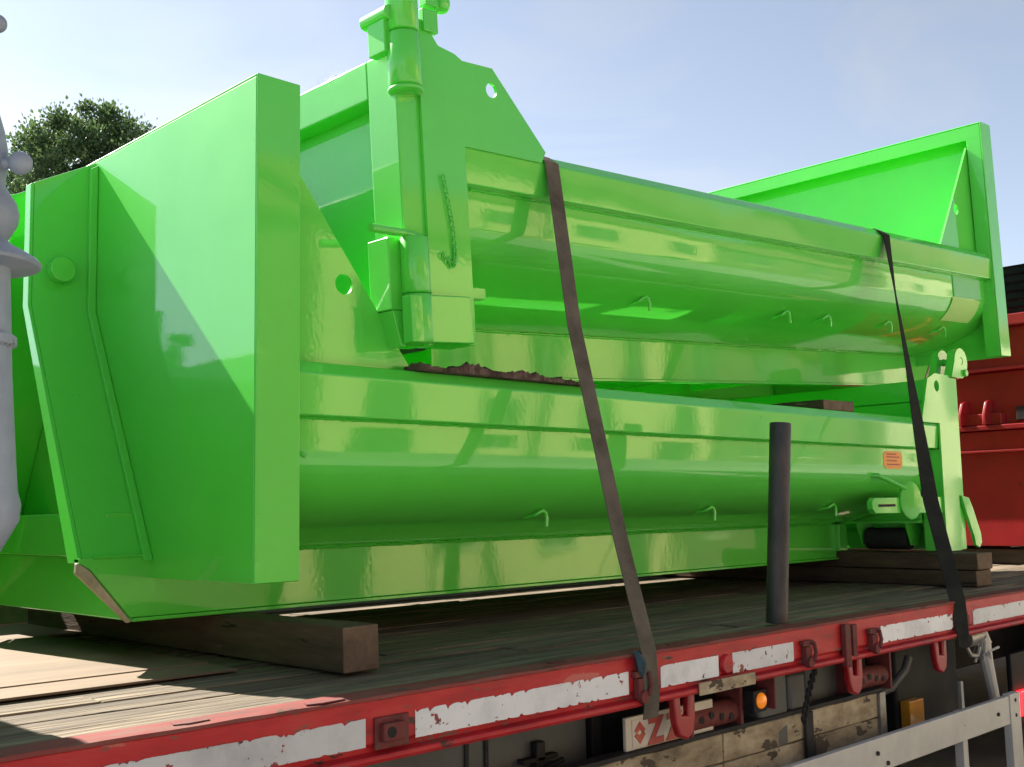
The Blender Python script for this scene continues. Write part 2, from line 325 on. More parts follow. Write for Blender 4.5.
    MB().box(g0, g1, -1.0495, 1.0495, .05, .175).build('gate_bottom_beam', M_green, g, .006)
    for v in (-.35, .35): MB().box(g0 + .009, g0 + .05, v - .03, v + .03, .176, .904).build('gate_rib', M_green, g, .004)
    # hinge on the + side
    hx, hy = Lc + .065, W + .002
    h = empty('hinge', (0, 0, 0)); h.parent = root
    def cyl(z0, z1, r): return [(r - .006, z0), (r, z0 + .006), (r, z1 - .006), (r - .006, z1)]
    MB().lathe(cyl(.905, 1.088, .057), (hx, hy), 28).build('hinge_tube', M_green, h, 0, ang=50)
    MB().lathe(cyl(1.093, 1.36, .055), (hx, hy), 28).build('hinge_tube', M_green, h, 0, ang=50)
    MB().lathe(cyl(.885, .903, .061), (hx, hy), 28).build('hinge_tube', M_green, h, 0, ang=50)
    MB().lathe(cyl(.212, .40, .048), (hx, hy), 28).build('hinge_tube', M_green, h, 0, ang=50)
    MB().lathe(cyl(.045, .208, .052), (hx, hy), 28).build('hinge_tube', M_green, h, 0, ang=50)
    q = MB(); q.tube([(hx - .03, hy, .402), (hx + .04, hy, .41), (hx + .075, hy + .005, .41), (hx + .2, hy + .03, .405)], .014, 12); q.build('pin_handle', M_green, h, 0)
    q = MB(); q.lathe([(.02, 0), (.034, .004), (.036, .02), (.030, .045), (.014, .055)], n=20)
    bmesh.ops.transform(q.bm, matrix=Matrix.Translation((Lc - .085, hy, 1.235)) @ Matrix.Rotation(R(-90), 4, 'Y'), verts=q.bm.verts); q.box(Lc - .09, Lc - .03, hy - .02, hy + .02, 1.21, 1.255); q.box(Lc - .085, Lc - .02, hy - .015, hy + .012, 1.12, 1.2); q.build('pin_knob', M_green, h, .004)
    q = MB(); q.box(Lc + .098, Lc + .135, W - .10, W - .01, 1.02, 1.14); q.tube([(Lc + .12, W - .13, 1.15), (Lc + .12, W + .01, 1.15)], .026, 18); q.build('gate_lug', M_green, g, .004)
    q = MB(); q.prism([(Lc - .14, .048), (Lc + .13, .045), (Lc + .13, .20), (Lc - .13, .208)], 'y', W + .0005, W + .05); q.build('hinge_block', M_green, h, .005)
    MB().box(Lc - .262, Lc - .191, W - .06, W - .013, .215, .255).build('tab', M_green, root, .003)
    q = MB(); q.box(g1 + .001, g1 + .055, W - .14, W - .03, .16, .40); q.prism([(g1 + .001, .04), (g1 + .02, .04), (g1 + .05, .159), (g1 + .001, .159)], 'y', W - .14, W - .03); q.build('gate_lug', M_green, g, .004)
    # safety chain on the hinge post
    ch = empty('chain', (0, 0, 0)); ch.parent = root
    pts = []
    for i in range(26):
        t = i / 25; pts.append(V(Lc - .075 - .035 * math.sin(t * math.pi * .9) + (.035 if t > .85 else 0) * (t - .85) * 6, W + .009, .62 - .30 * math.sin(t * math.pi * .55) if t < .9 else .33 + (t - .9) * .2))
    link = None
    for i, p in enumerate(pts):
        if link is None:
            q = MB(); q.tube([(0 + .007 * math.cos(a), 0, .010 * math.sin(a)) for a in [k * math.pi / 4 for k in range(9)]], .0028, 6, cap=False); link = q.build('link', M_green, ch, 0); o = link
        else:
            o = link.copy(); COL.objects.link(o)
        o.location = p; o.rotation_euler = (0, random.uniform(-.3, .3), (i % 2) * R(80))
    # latch side
    def ring(c, r, n=18): return [(c[0] + r * math.cos(2 * math.pi * k / n), c[1] + r * math.sin(2 * math.pi * k / n)) for k in range(n)]
    for (va, vb) in ((-1.216, -1.166), (-1.11, -1.07)) if lug else ():
        q = MB(); pl = [(g1 - .085, 1.0415), (g1 + .055, 1.0415), (g1 + .085, 1.055)] + arc(g1 + .05, 1.135, .085, .085, -30, 175, 14)
        q.plate_hole(pl, (g1 + .055, 1.145), .022, 'y', va, vb); q.build('latch_lug', M_green, g, 0)
    if lug: q = MB(); q.tube([(g1 + .055, -1.214, 1.145), (g1 + .055, -1.06, 1.145)], .020, 16); q.tube([(g1 + .085, -1.232, 1.075), (g1 + .085, -1.217, 1.075)], .022, 6); q.build('latch_pin', M_green, g, .003)
    q = MB(); q.prism([(g1 - .08, .36), (g1 + .02, .345), (g1 + .07, .28), (g1 + .155, .135), (g1 + .16, .085), (g1 + .125, .055), (g1 + .075, .07), (g1 + .06, .12), (g1 - .02, .25)], 'y', -1.225, -1.2055); q.build('latch_hook', M_green, g, .004)
    q = MB(); q.prism([(3.63, .27), (3.60, .295), (3.60, .335), (3.63, .352), (Lc - .19, .355), (Lc - .19, .262)], 'y', -1.205, -1.17); sa = q.build('latch_arm', M_green, root, .006)
    q = MB(); q.box(3.66, 3.84, -1.2075, -1.2055, .305, .318); q.build('slot', M_dark, sa, 0)
    q = MB(); q.lathe([(.06, -.012), (.066, -.008), (.066, .008), (.06, .012)], n=28)
    bmesh.ops.transform(q.bm, matrix=Matrix.Translation((3.95, -1.235, .335)) @ Matrix.Rotation(R(-28), 4, 'Z') @ Matrix.Rotation(R(90), 4, 'X') @ Matrix.Scale(1.55, 4, (0, 1, 0)), verts=q.bm.verts); q.build('latch_disc', M_green, root, .003)
    q = MB(); q.tube([(3.70, -1.08, .47), (3.74, -1.17, .468), (3.92, -1.225, .40)], .013, 10); q.build('latch_rod', M_green, root, 0)
    # tarpaulin hooks along both sides
    for s, us in ((-1, (1.345, 2.435, 3.50)), (1, (.55, 1.25, 1.93, 2.33, 3.46))):
        for u in us:
            z = .287 if u > .5 or s > 0 else .52
            if s > 0 and u > 4.2: z = .57
            v0 = trough_v(z)
            k_ = -s; vo = trough_v(z + .04) + .010
            q = MB(); q.tube([(u, s * (v0 - .012), z + .005), (u, s * (vo - .012), z + .02), (u + k_ * .008, s * vo, z + .03), (u + k_ * .022, s * (vo + .004), z + .036), (u + k_ * .036, s * (vo + .006), z + .028), (u + k_ * .042, s * (vo + .006), z + .008), (u + k_ * .042, s * (vo + .003), z - .024)], .007, 8)
            q.build('tarpaulin_hook', M_green, root, 0)
    for s, u0 in ((-1, .165), (1, Lc - .215)):
        q = MB(); q.tube([(u0, s * 1.145, .535), (u0 + .04, s * 1.165, .50)], .006, 8); q.build('tie_stub', M_green, root, 0)
    return root
low = container('hooklift_container', 4.59, 'lower glossy green steel trough container standing on timbers, splayed front legs showing', 'green steel containers on the trailer')
low.location = (1.70, 4.0, 1.32)
upc = container('hooklift_container', 4.82, 'upper green steel container stacked tilted on the other, hinge tubes and hanging chain', 'green steel containers on the trailer', lug=False)
a = R(3.2)
mm = Matrix(((-math.cos(a), 0, -math.sin(a)), (0, -1, 0), (-math.sin(a), 0, math.cos(a)))).to_4x4(); mm.translation = Vector((7.189, 4.0, 2.42)); upc.matrix_world = mm
for o in [q for q in bpy.data.objects if q.parent in (low, upc)]: pass
nb = copy_tree(low); nb.location = (-3.85, 4.0, 1.32); nb['label'] = 'single green steel container with nothing stacked on top, nearer the trailer tail'

# stickers and labels (flat things stuck on, parts of the container)
q = MB(); q.prism([(3.87, .505), (4.03, .505), (4.055, .525), (4.055, .58), (4.03, .60), (3.87, .60), (3.845, .58), (3.845, .525)], 'y', -1.152, -1.150); o = q.build('orange_sticker', M_orange, low, 0); o['label'] = 'small orange warning sticker'
for i, z in enumerate((.525, .545, .565, .58)):
    q = MB(); q.box(3.88, 4.02 - .03 * (i % 2), -1.1535, -1.1525, z, z + .007); q.build('sticker_line', M_signred, low, 0)
q = MB(); pr = [(1.156, .62), (1.156, .487)]
q.box(.24, .62, 1.1515, 1.156, .488, .618); o = q.build('label_plate', M_pale2, upc, 0); o['label'] = 'blank bluish green label on the side panel'
q = MB(); pts = trough_curve(10, .01, .34, .004)
q.loops([[(u, x, z) for x, z in pts] + [(u, x + .004, z - .001) for x, z in pts[::-1]] for u in (.255, .64)]); o = q.build('label_plate', M_pale, upc, 0); o['label'] = 'blank pale green label on the curved trough'

# ------------------------------------------------------------------ timbers and scrap under and between the containers
def timber(label, x0, x1, y0, y1, z0, z1, group):
    r_ = empty('timber_baulk', ((x0 + x1) / 2, (y0 + y1) / 2, z0), label, 'timber', group)
    hx, hy, h = (x1 - x0) / 2, (y1 - y0) / 2, z1 - z0
    q = MB(); n = 14
    rings = []
    for i in range(n + 1):
        y = -hy + 2 * hy * i / n; j = lambda: random.uniform(-.004, .004)
        rings.append([(-hx + j(), y, 0), (hx + j(), y, 0), (hx + j(), y, h - abs(j())), (-hx + j(), y, h - abs(j()))])
    q.loops(rings); o = q.build('baulk', M_timber, r_, .006, seg=2)
    o.data.materials.append(M_timberend)
    for p in o.data.polygons:
        if abs(p.normal.y) > .9: p.material_index = 1
    return r_
DZ = 1.184
timber('thick brown timber beam under the front shoe of the lower green container', 1.945, 2.075, 2.70, 5.05, DZ + .001, 1.3195, 'timbers under the containers')
timber('bottom timber of the pair under the tail of the lower green container', 6.03, 6.22, 2.60, 5.1, DZ + .001, DZ + .09, 'timbers under the containers')
timber('top timber of the pair under the tail of the lower green container', 6.02, 6.21, 2.585, 5.08, DZ + .091, 1.3665, 'timbers under the containers')
timber('dark timber laid across the lower green container below the upper one', 4.95, 5.25, 2.84, 5.14, 2.1105, 2.165, 'timbers under the containers')
timber('timber beam under the red container', 8.3, 8.5, 2.7, 5.1, DZ + .001, DZ + .11, 'timbers under the containers')
timber('timber beam under the tail of the single green container', -3.4, -3.26, 2.7, 5.05, DZ + .001, 1.3195, 'timbers under the containers')
timber('timber beam under the front of the single green container', .3, .44, 2.86, 5.05, DZ + .001, 1.3665, 'timbers under the containers')
q = MB(); nx, ny = 110, 5; rnd = random.Random(3); vs = {}
prev = 0
for i in range(nx + 1):
    t = i / nx; x = 2.33 + .86 * t
    hgt = .010 + (.032 * math.exp(-((t - .28) / .08) ** 2)) + .022 * max(0, 1 - abs(t - .58) / .28) + rnd.choice((-.006, -.003, 0, .003, .007)) * rnd.random() * 1.5 + .02 * math.exp(-(t / .06) ** 2)
    if t > .85: hgt *= (1 - t) / .15 * .7 + .1
    for j in range(ny + 1):
        s_ = j / ny; y = 2.79 + .13 * s_ + rnd.uniform(-.006, .006)
        vs[i, j, 1] = q.bm.verts.new((x + rnd.uniform(-.004, .004), y + (.004 if j else rnd.uniform(-.008, .004)), 2.113 + max(.003, .75 * hgt * (.75 + .5 * math.sin(s_ * 5 + t * 9) ** 2) + rnd.uniform(-.004, .004))))
        vs[i, j, 0] = q.bm.verts.new((x, y, 2.1115))
for i in range(nx):
    for j in range(ny):
        for k in (0, 1): q.bm.faces.new([vs[i, j, k], vs[i + 1, j, k], vs[i + 1, j + 1, k], vs[i, j + 1, k]])
    for j in (0, ny): q.bm.faces.new([vs[i, j, 0], vs[i + 1, j, 0], vs[i + 1, j, 1], vs[i, j, 1]])
for i in (0, nx):
    for j in range(ny): q.bm.faces.new([vs[i, j, 0], vs[i, j + 1, 0], vs[i, j + 1, 1], vs[i, j, 1]])
tag(q.build('splintered_board', M_rust, None, 0, smooth=False), 'charred splintered brown board wedged between the two stacked green containers', 'board')

# ------------------------------------------------------------------ flatbed trailer
T = empty('flatbed_trailer', (2, 2.31, 0), 'red flatbed trailer with timber deck and chipped white reflective strips', 'trailer')
def tp(mb, name, material, parent=None, bevel=.004, **k):
    bmesh.ops.translate(mb.bm, vec=(-2, -2.31, 0), verts=mb.bm.verts)
    return mb.build(name, material, parent or T, bevel, **k)
X0, X1, YF = -4.6, 14.0, 5.12
q = MB(); q.prism([(2.31, 1.178), (2.31, 1.072), (2.324, 1.062), (2.318, 1.050), (2.296, 1.044), (2.292, 1.034), (2.300, 1.024), (2.36, 1.022), (2.36, 1.178)], 'x', X0, X1); rail = tp(q, 'side_rail', M_red, bevel=.003, ang=30)
q = MB(); rnd = random.Random(5); n = 240; rings = []
for i in range(n + 1):
    x = X0 + (X1 - X0) * i / n; d = rnd.uniform(-.0035, .002); e = rnd.uniform(-.004, .004)
    rings.append([(x, 2.307 + d, 1.1785), (x, 2.307 + d, 1.188 + d * .4), (x, 2.345, 1.1905 + e * .4), (x, 2.398 + e, 1.189), (x, 2.398 + e, 1.1785)])
q.loops(rings); tp(q, 'top_flange', M_redtop, bevel=0, ang=40)
MB_ = MB(); MB_.box(X0, X1, YF, YF + .06, 1.02, 1.188); tp(MB_, 'side_rail', M_red)
# deck planks
rnd = random.Random(11); y = 2.404; pl_mesh = {}
while y < YF - .02:
    wd = min(rnd.choice((.115, .125, .14, .15)), YF - .004 - y); x = X0
    while x < X1 - .1:
        ln = rnd.uniform(2.6, 4.6)
        if y > 3.26 and abs(x - X0) < 3 and False: pass
        x2 = min(x + ln, X1)
        q = MB(); nn = 10; rings = []
        z = DZ - rnd.uniform(0, .010)
        for i in range(nn + 1):
            xx = x + .003 + (x2 - x - .006) * i / nn; j = lambda s=.0022: rnd.uniform(-s, s)
            rings.append([(xx, y + .004 + j(), DZ - .04), (xx, y + wd - .004 + j(), DZ - .04), (xx, y + wd - .004 + j(), z + j(.0015)), (xx, y + .004 + j(), z + j(.0015))])
        q.loops(rings); tp(q, 'plank', M_plank, bevel=.004, seg=1)
        x = x2
    y += wd
for (xa, xb, ya, yb) in ((-1.2, .52, 3.27, 4.48), (.523, 1.80, 3.215, 4.48), (-.5, 1.0, 4.483, 5.08), (1.003, 2.3, 4.483, 5.08)):
    q = MB(); q.box(xa, xb, ya, yb, DZ + .0005, DZ + .010); tp(q, 'deck_sheet', M_ply, bevel=.002)
for (xa, xb) in ((.5, 1.79),):
    q = MB(); q.box(xa, xb, 3.02, 3.20, DZ + .0005, DZ + .008); tp(q, 'deck_sheet', M_ply, bevel=.002)
# reflective strips with torn edges
def tape(xa, xb, za=1.066, zb=1.137, ragged=.5):
    rnd = random.Random(int(xa * 1000)); n = max(12, int((xb - xa) / .007)); top = []; bot = []
    bt = bb = 0
    for i in range(n + 1):
        x = xa + (xb - xa) * i / n + rnd.uniform(-.001, .001)
        bt = bt * .4 if rnd.random() > .09 * ragged else rnd.uniform(.003, .014)
        bb = bb * .4 if rnd.random() > .05 * ragged else rnd.uniform(.002, .010)
        top.append((x, zb - bt - rnd.uniform(0, .0012))); bot.append((x, za + bb + rnd.uniform(0, .0012)))
    q = MB(); q.loops([[(x, yy, z) for x, z in (bot[i], bot[i], top[i], top[i])] for i in ()] or [[(b_[0], 2.3092, b_[1]), (b_[0], 2.3072, b_[1]), (t_[0], 2.3072, t_[1]), (t_[0], 2.3092, t_[1])] for b_, t_ in zip(bot, top)])
    tp(q, 'reflective_strip', M_tape, bevel=0, smooth=False)
for xa, xb, rg in ((.2, .95, 1), (1.0, 1.728, 1.2), (1.889, 2.75, 1.2), (2.912, 3.233, .5), (3.316, 3.71, .4), (4.385, 5.062, 1.0), (5.283, 6.2, .7), (6.5, 7.3, 1)): tape(xa, xb, ragged=rg)
# rope pockets, clips, bosses on the side rail
for x in (1.81, 5.165):
    q = MB(); q.box(x - .055, x + .055, 2.303, 2.3095, 1.055, 1.135); q.box(x - .04, x + .03, 2.285, 2.3025, 1.075, 1.12); pk = tp(q, 'stake_pocket', M_rusty, bevel=.005)
    q = MB(); q.tube([(x - .015, 2.2845, 1.097), (x - .015, 2.2835, 1.097)], .014, 14); tp(q, 'hole', M_black, bevel=0)
for x in (3.275,):
    q = MB(); q.tube([(x, 2.3095, 1.103), (x, 2.296, 1.103)], [.036, .030], 22); tp(q, 'round_boss', M_red, bevel=.003)
for x in (3.79, 4.30, 2.80):
    q = MB(); q.box(x - .035, x + .04, 2.29, 2.3095, 1.115, 1.135); q.box(x - .025, x + .015, 2.285, 2.3095, 1.05, 1.113); q.tube([(x - .005, 2.275, 1.055), (x - .005, 2.30, 1.055)], .02, 12); q.tube([(x + .02, 2.28, 1.13), (x + .025, 2.275, 1.09), (x + .01, 2.275, 1.06)], .008, 8); tp(q, 'clip', M_rusty, bevel=.003)
q = MB(); q.box(4.06, 4.10, 2.286, 2.3085, 1.01, 1.172); q.box(4.13, 4.165, 2.293, 2.3085, 1.035, 1.165); q.box(4.105, 4.128, 2.300, 2.3085, 1.0, 1.16); tp(q, 'post_socket', M_rusty, bevel=.004)
for x, y_, s in ((1.62, 2.33, 1), (2.48, 2.36, .6), (3.05, 2.35, .7), (4.02, 2.36, .6), (1.27, 2.345, .8), (4.6, 2.36, .7)):
    q = MB(); q.prism([(x - .06 * s, y_ - .012), (x - .02 * s, y_ - .02), (x + .05 * s, y_ - .015), (x + .06 * s, y_ + .008), (x + .01 * s, y_ + .019), (x - .05 * s, y_ + .014)], 'z', 1.1895, 1.1925); tp(q, 'lashing_slot', M_rusty, bevel=0)
# red lashing hooks below the rail
for x in (3.075, 4.22, 5.0):
    q = MB(); q.prism([(x - .05, 1.02), (x - .04, .93), (x - .02, .885), (x + .025, .868), (x + .06, .89), (x + .07, .94), (x + .07, 1.02), (x + .035, 1.02), (x + .03, .95), (x - .005, .955), (x - .012, 1.02)], 'y', 2.345, 2.375); tp(q, 'lashing_hook', M_redskip, bevel=.01, seg=3)
# strip and winch below the rail
q = MB(); q.box(3.09, 3.42, 2.284, 2.2905, 1.02, 1.062); tp(q, 'pale_cover_strip', M_board, bevel=.003)
for xw in (3.36, 4.5):
    q = MB(); q.tube([(xw - .14, 2.46, .90), (xw + .14, 2.46, .90)], .045, 18); wn = tp(q, 'winch_drum', M_rusty, bevel=.003)
    for k in range(4):
        an = k * 1.7; q = MB(); q.tube([(xw - .09 + .06 * k, 2.46 - .046, .90 + .01 * math.sin(an)), (xw - .09 + .06 * k, 2.46 - .0475, .90 + .01 * math.sin(an))], .013, 10); tp(q, 'hole', M_black, bevel=0)
    [tp(MB().box(xx, xx + .018, 2.41, 2.52, .84, 1.02), 'winch_bracket', M_rusty, bevel=.003) for xx in (xw - .16, xw + .142)]
# chassis, lockers, mudguard, wheels
for y_ in (3.1, 4.3): MB_ = MB(); MB_.box(X0, X1, y_, y_ + .15, .62, 1.14); tp(MB_, 'chassis_beam', M_dark)
for i in range(24):
    x = X0 + .3 + i * .76; MB_ = MB(); MB_.box(x, x + .07, 2.361, 5.1, 1.05, 1.142); tp(MB_, 'cross_beam', M_dark, bevel=0)
q = MB(); q.box(1.2, 2.83, 2.56, 3.09, .45, 1.02); lk = tp(q, 'locker', M_grey, bevel=.01)
for x in (1.75, 2.28, 2.36): MB_ = MB(); MB_.box(x, x + .015, 2.552, 2.5595, .47, 1.0); tp(MB_, 'locker_seam', M_dark, bevel=.002)
q = MB(); q.box(2.50, 2.66, 2.53, 2.5595, .86, .875); q.box(2.56, 2.60, 2.53, 2.5595, .80, .92); q.tube([(2.5, 2.54, .84), (2.55, 2.53, .83), (2.68, 2.53, .85)], .010, 8); tp(q, 'locker_latch', M_black, bevel=.004)
q = MB(); q.box(2.86, 4.9, 2.66, 3.09, .5, .98); tp(q, 'locker', M_dark, bevel=.01)
q = MB(); q.box(3.64, 3.84, 2.42, 2.55, .72, 1.01); q.box(3.865, 3.99, 2.43, 2.55, .75, .99); tp(q, 'air_tank_box', M_grey, bevel=.02)
q = MB(); q.box(4.1, 4.35, 2.50, 2.6, .7, 1.0); tp(q, 'air_tank_box', M_grey, bevel=.01)
q = MB(); q.box(4.96, 5.62, 2.55, 3.0, .45, 1.0); tp(q, 'black_bin', M_black, bevel=.02)
q = MB(); q.box(5.632, 5.66, 2.545, 2.60, .60, .74); tp(q, 'label_plate', M_alu, bevel=.002)
q = MB(); q.box(4.985, 5.13, 2.50, 2.549, .60, .73); tp(q, 'amber_reflector', M_amberR, bevel=.006)
q = MB(); q.box(3.515, 3.60, 2.36, 2.40, .895, .975); lh = tp(q, 'lamp_housing', M_black, bevel=.006)
q = MB(); q.ball((0, 0, 0), .029); bmesh.ops.transform(q.bm, matrix=Matrix.Translation((3.558, 2.358, .937)) @ Matrix.Scale(.6, 4, (0, 1, 0)), verts=q.bm.verts); tp(q, 'marker_lamp', M_amber, bevel=0)
q = MB(); q.box(3.62, 3.63, 2.34, 2.42, .90, 1.02); tp(q, 'lamp_bracket', M_rusty, bevel=.002)
def wheel(x, y0):
    r_ = .50; wz = r_ + .004
    q = MB(); pr = [(.28, y0 + .02), (.40, y0), (.47, y0 + .01), (.495, y0 + .04), (.50, y0 + .10), (.50, y0 + .2), (.495, y0 + .26), (.47, y0 + .29), (.28, y0 + .28)]
    q.loops([[(x + r * math.cos(2 * math.pi * k / 40), yy, wz + r * math.sin(2 * math.pi * k / 40)) for k in range(40)] for r, yy in pr]); wh = tp(q, 'tyre', M_rubber, bevel=0)
    q = MB(); pr = [(.275, y0 + .03), (.26, y0 + .06), (.16, y0 + .12), (.10, y0 + .05), (.02, y0 + .04)]
    q.loops([[(x + r * math.cos(2 * math.pi * k / 32), yy, wz + r * math.sin(2 * math.pi * k / 32)) for k in range(32)] for r, yy in pr]); tp(q, 'rim', M_hub, bevel=0)
for x in (7.9, 9.05, 10.2): wheel(x, 2.45); wheel(x, 4.75)
for x in (-2.2, -3.4): wheel(x, 2.45); wheel(x, 4.75)
# pipes and cables hanging near the bin
q = MB(); q.tube([(5.42, 2.42, .98), (5.55, 2.42, .985)], .045, 18); q.tube([(5.55, 2.42, .985), (5.62, 2.42, .985)], .03, 14); tp(q, 'pipe_coupling', M_hub, bevel=.003)
q = MB(); q.tube([(5.44, 2.42, .94), (5.46, 2.41, .90), (5.53, 2.41, .89), (5.56, 2.41, .93)], .012, 8); tp(q, 'wire_hook', M_hub, bevel=0)
q = MB(); q.tube([(5.62, 2.43, 1.02), (5.64, 2.42, .95), (5.66, 2.42, .85), (5.70, 2.42, .74), (5.73, 2.42, .66)], [.03, .035, .032, .028, .025], 10); tp(q, 'rag_wrapped_hose', M_alu, bevel=0)
rnd = random.Random(2)
q = MB()
for k in range(14):
    p = V(5.63 + rnd.uniform(-.05, .06), 2.41 + rnd.uniform(-.02, .02), .97 + rnd.uniform(-.06, .05)); q.tube([p, p + V(rnd.uniform(-.05, .05), rnd.uniform(-.02, .02), rnd.uniform(-.06, .03)), p + V(rnd.uniform(-.05, .05), rnd.uniform(-.02, .02), rnd.uniform(-.12, .0))], .007, 6)
tp(q, 'frayed_rope', M_alu, bevel=0)
q = MB(); q.tube([(4.62, 2.5, .80), (4.72, 2.45, .83), (4.82, 2.43, .90), (4.86, 2.43, .95)], .018, 10); q.tube([(4.45, 2.48, .78), (4.55, 2.5, .79), (4.62, 2.5, .80)], .018, 10); tp(q, 'air_hose', M_grey, bevel=0)
# side guard
GA = empty('side_guard', (0, 0, 0)); GA.parent = T
q = MB(); q.box(2.2, 5.50, 2.255, 2.285, .585, .715); tp(q, 'guard_rail', M_alu, GA, .004)
q = MB(); q.box(2.2, 5.50, 2.255, 2.285, .27, .36); tp(q, 'guard_rail', M_alu, GA, .004)
q = MB(); q.box(5.503, 5.62, 2.25, 2.29, .25, .722); tp(q, 'guard_post', M_alu, GA, .004)
for x in (2.9, 5.05): q = MB(); q.box(x, x + .05, 2.288, 2.33, .25, .70); tp(q, 'guard_post', M_alu, GA, .004)
for x in (2.9, 5.05): q = MB(); q.box(x, x + .05, 2.60, 2.65, .30, 1.02); q.box(x, x + .05, 2.333, 2.6, .30, .36); tp(q, 'guard_bracket', M_dark, GA, .004)
for x, z in ((5.56, .69), (5.56, .62), (5.36, .65), (4.2, .66), (3.3, .64), (4.28, .61)): q = MB(); q.tube([(x, 2.2545, z), (x, 2.247, z)], .009, 8); tp(q, 'bolt', M_dark, GA, 0)
# sign board with logo and lettering
SG = empty('sign_board', (2.88, 2.44, .85), 'small white sign board with red logo and letters, below the trailer rail', 'sign')
def sp(mb, name, material, bevel=.002):
    bmesh.ops.translate(mb.bm, vec=(-2.88, -2.44, -.85), verts=mb.bm.verts); return mb.build(name, material, SG, bevel)
q = MB(); q.box(2.875, 3.36, 2.43, 2.445, .85, .962); sp(q, 'board', M_sign, .004)
q = MB(); q.box(2.905, 2.982, 2.4275, 2.4295, .864, .95); sp(q, 'logo_field', M_sign, .001)
for s in (1, -1):
    c0, c1 = 2.943, .907
    pts = [(c0, c1 + s * .036), (c0 + .028, c1 + s * .008), (c0 + .016, c1 - s * .004), (c0, c1 + s * .010), (c0 - .016, c1 + s * -.004 if False else c1 + s * .0), (c0 - .028, c1 + s * .008)]
    q = MB(); q.prism(pts, 'y', 2.4250, 2.4270); sp(q, 'logo_mark', M_signred, 0)
def text(body, size, name, material, parent, mtx, ext=.001):
    cu = bpy.data.curves.new(name, 'FONT'); cu.body = body; cu.size = size; cu.extrude = ext; cu.offset = size * .05
    to = bpy.data.objects.new(name, cu); COL.objects.link(to); bpy.context.view_layer.update()
    me = bpy.data.meshes.new_from_object(to.evaluated_get(bpy.context.evaluated_depsgraph_get())); bpy.data.objects.remove(to)
    me.materials.append(material); o = bpy.data.objects.new(name, me); COL.objects.link(o); o.parent = parent; o.matrix_local = mtx; return o
for i, chx in enumerate(('Z', 'Z')):
    text(chx, .115, 'letter', M_signred, SG, Matrix.Translation((.112 + .10 * i, -.0125, .014)) @ Matrix.Rotation(R(90), 4, 'X'))
# ------------------------------------------------------------------ stowed boards below the deck
BD = empty('stowed_boards', (2.4, 2.42, .45), 'pale weathered boards stowed on edge behind the grey side guard', 'boards')
rnd = random.Random(9)
for zi, (za, zb) in enumerate(((.735, .835), (.63, .732), (.525, .627))):
    x = 2.45
    while x < 4.5:
        x2 = min(x + rnd.choice((.62, .95, 1.25)), 4.56)
        q = MB(); n = 8; rings = []
        for i in range(n + 1):
            xx = x + .003 + (x2 - x - .006) * i / n; j = lambda s=.003: rnd.uniform(-s, s)
            rings.append([(xx - 2.4, 0 + j(), za - .45 + j()), (xx - 2.4, .03, za - .45 + j()), (xx - 2.4, .03, zb - .45 + j()), (xx - 2.4, 0 + j(), zb - .45 + j())])
        q.loops(rings); q.build('board', M_board, BD, .004, seg=1); x = x2
q = MB(); q.box(0.03, 2.17, -.012, .045, .389, .405); q.build('edge_strip', M_dark, BD, .003)
for x in (1.53,): q = MB(); q.box(x, x + .055, -.018, -.005, .04, .388); q.build('strap_iron', M_dark, BD, .003)
q = MB(); q.box(2.13, 2.18, -.016, .04, .04, .388); q.build('end_iron', M_hub, BD, .003)
# hanging chain below the rail
ch = empty('hanging_chain', (3.98, 2.40, 1.02), 'thin dark chain hanging below the trailer rail beside the stowed boards', 'chain')
for i in range(16):
    if i == 0: q = MB(); q.tube([(0 + .009 * math.cos(a_), 0, .016 * math.sin(a_)) for a_ in [k * math.pi / 4 for k in range(9)]], .004, 6, cap=False); lk = q.build('link', M_dark, ch, 0); o = lk
    else: o = lk.copy(); COL.objects.link(o)
    t = i / 15; o.location = (-.10 * t - .01 * math.sin(t * 3), -.02, -.012 - .19 * t); o.rotation_euler = (0, .4, (i % 2) * R(85))

# ------------------------------------------------------------------ stake pipe
q = MB(); q.lathe([(.038, 0), (.042, .002), (.042, .784), (.039, .788), (.031, .788), (.031, .60)], n=32)
tag(q.build('stake_pipe', M_pipe, None, 0, ang=50), 'upright blackened steel pipe standing on the deck edge', 'pipe').matrix_world = Matrix.Translation((3.832, 2.452, 1.186)) @ Matrix.Rotation(R(3.2), 4, 'Y') @ Matrix.Rotation(R(2.2), 4, 'X')

# ------------------------------------------------------------------ lashing straps
def strap(label, pts, wds, material=None):
    P = []; Wd = []
    for i in range(len(pts) - 1):
        n = 10
        for k in range(n):
            t = k / n; P.append(Vector(pts[i]).lerp(Vector(pts[i + 1]), t)); Wd.append(Vector(wds[i]).lerp(Vector(wds[i + 1]), t))
    P.append(Vector(pts[-1])); Wd.append(Vector(wds[-1]))
    q = MB(); rings = []
    for i, p in enumerate(P):
        t = (P[min(i + 1, len(P) - 1)] - P[max(i - 1, 0)]).normalized(); wv = Wd[i].normalized() * .037; nn = t.cross(wv).normalized() * .002
        rings.append([p - wv - nn, p + wv - nn, p + wv + nn, p - wv + nn])
    q.loops(rings); return tag(q.build('lashing_strap', material or M_strap, None, .001, seg=1), label, 'strap', 'straps over the load')
def top_z(x): return 2.42 + (7.189 - x) * -math.tan(a) + .79 / math.cos(a)
zt = top_z(2.97)
X_ = (1, 0, 0)
st = strap('brown webbing strap hooked to the trailer rail beside the sign board, far from the pipe', [(2.96, 5.24, 3.0 - .05), (2.965, 5.16, zt + .004), (2.97, 2.835, zt + .004), (2.968, 2.788, zt - .032), (2.93, 2.66, 2.3), (2.865, 2.42, 1.55), (2.838, 2.293, 1.19), (2.832, 2.281, 1.05), (2.828, 2.286, .985)], [X_] * 9)
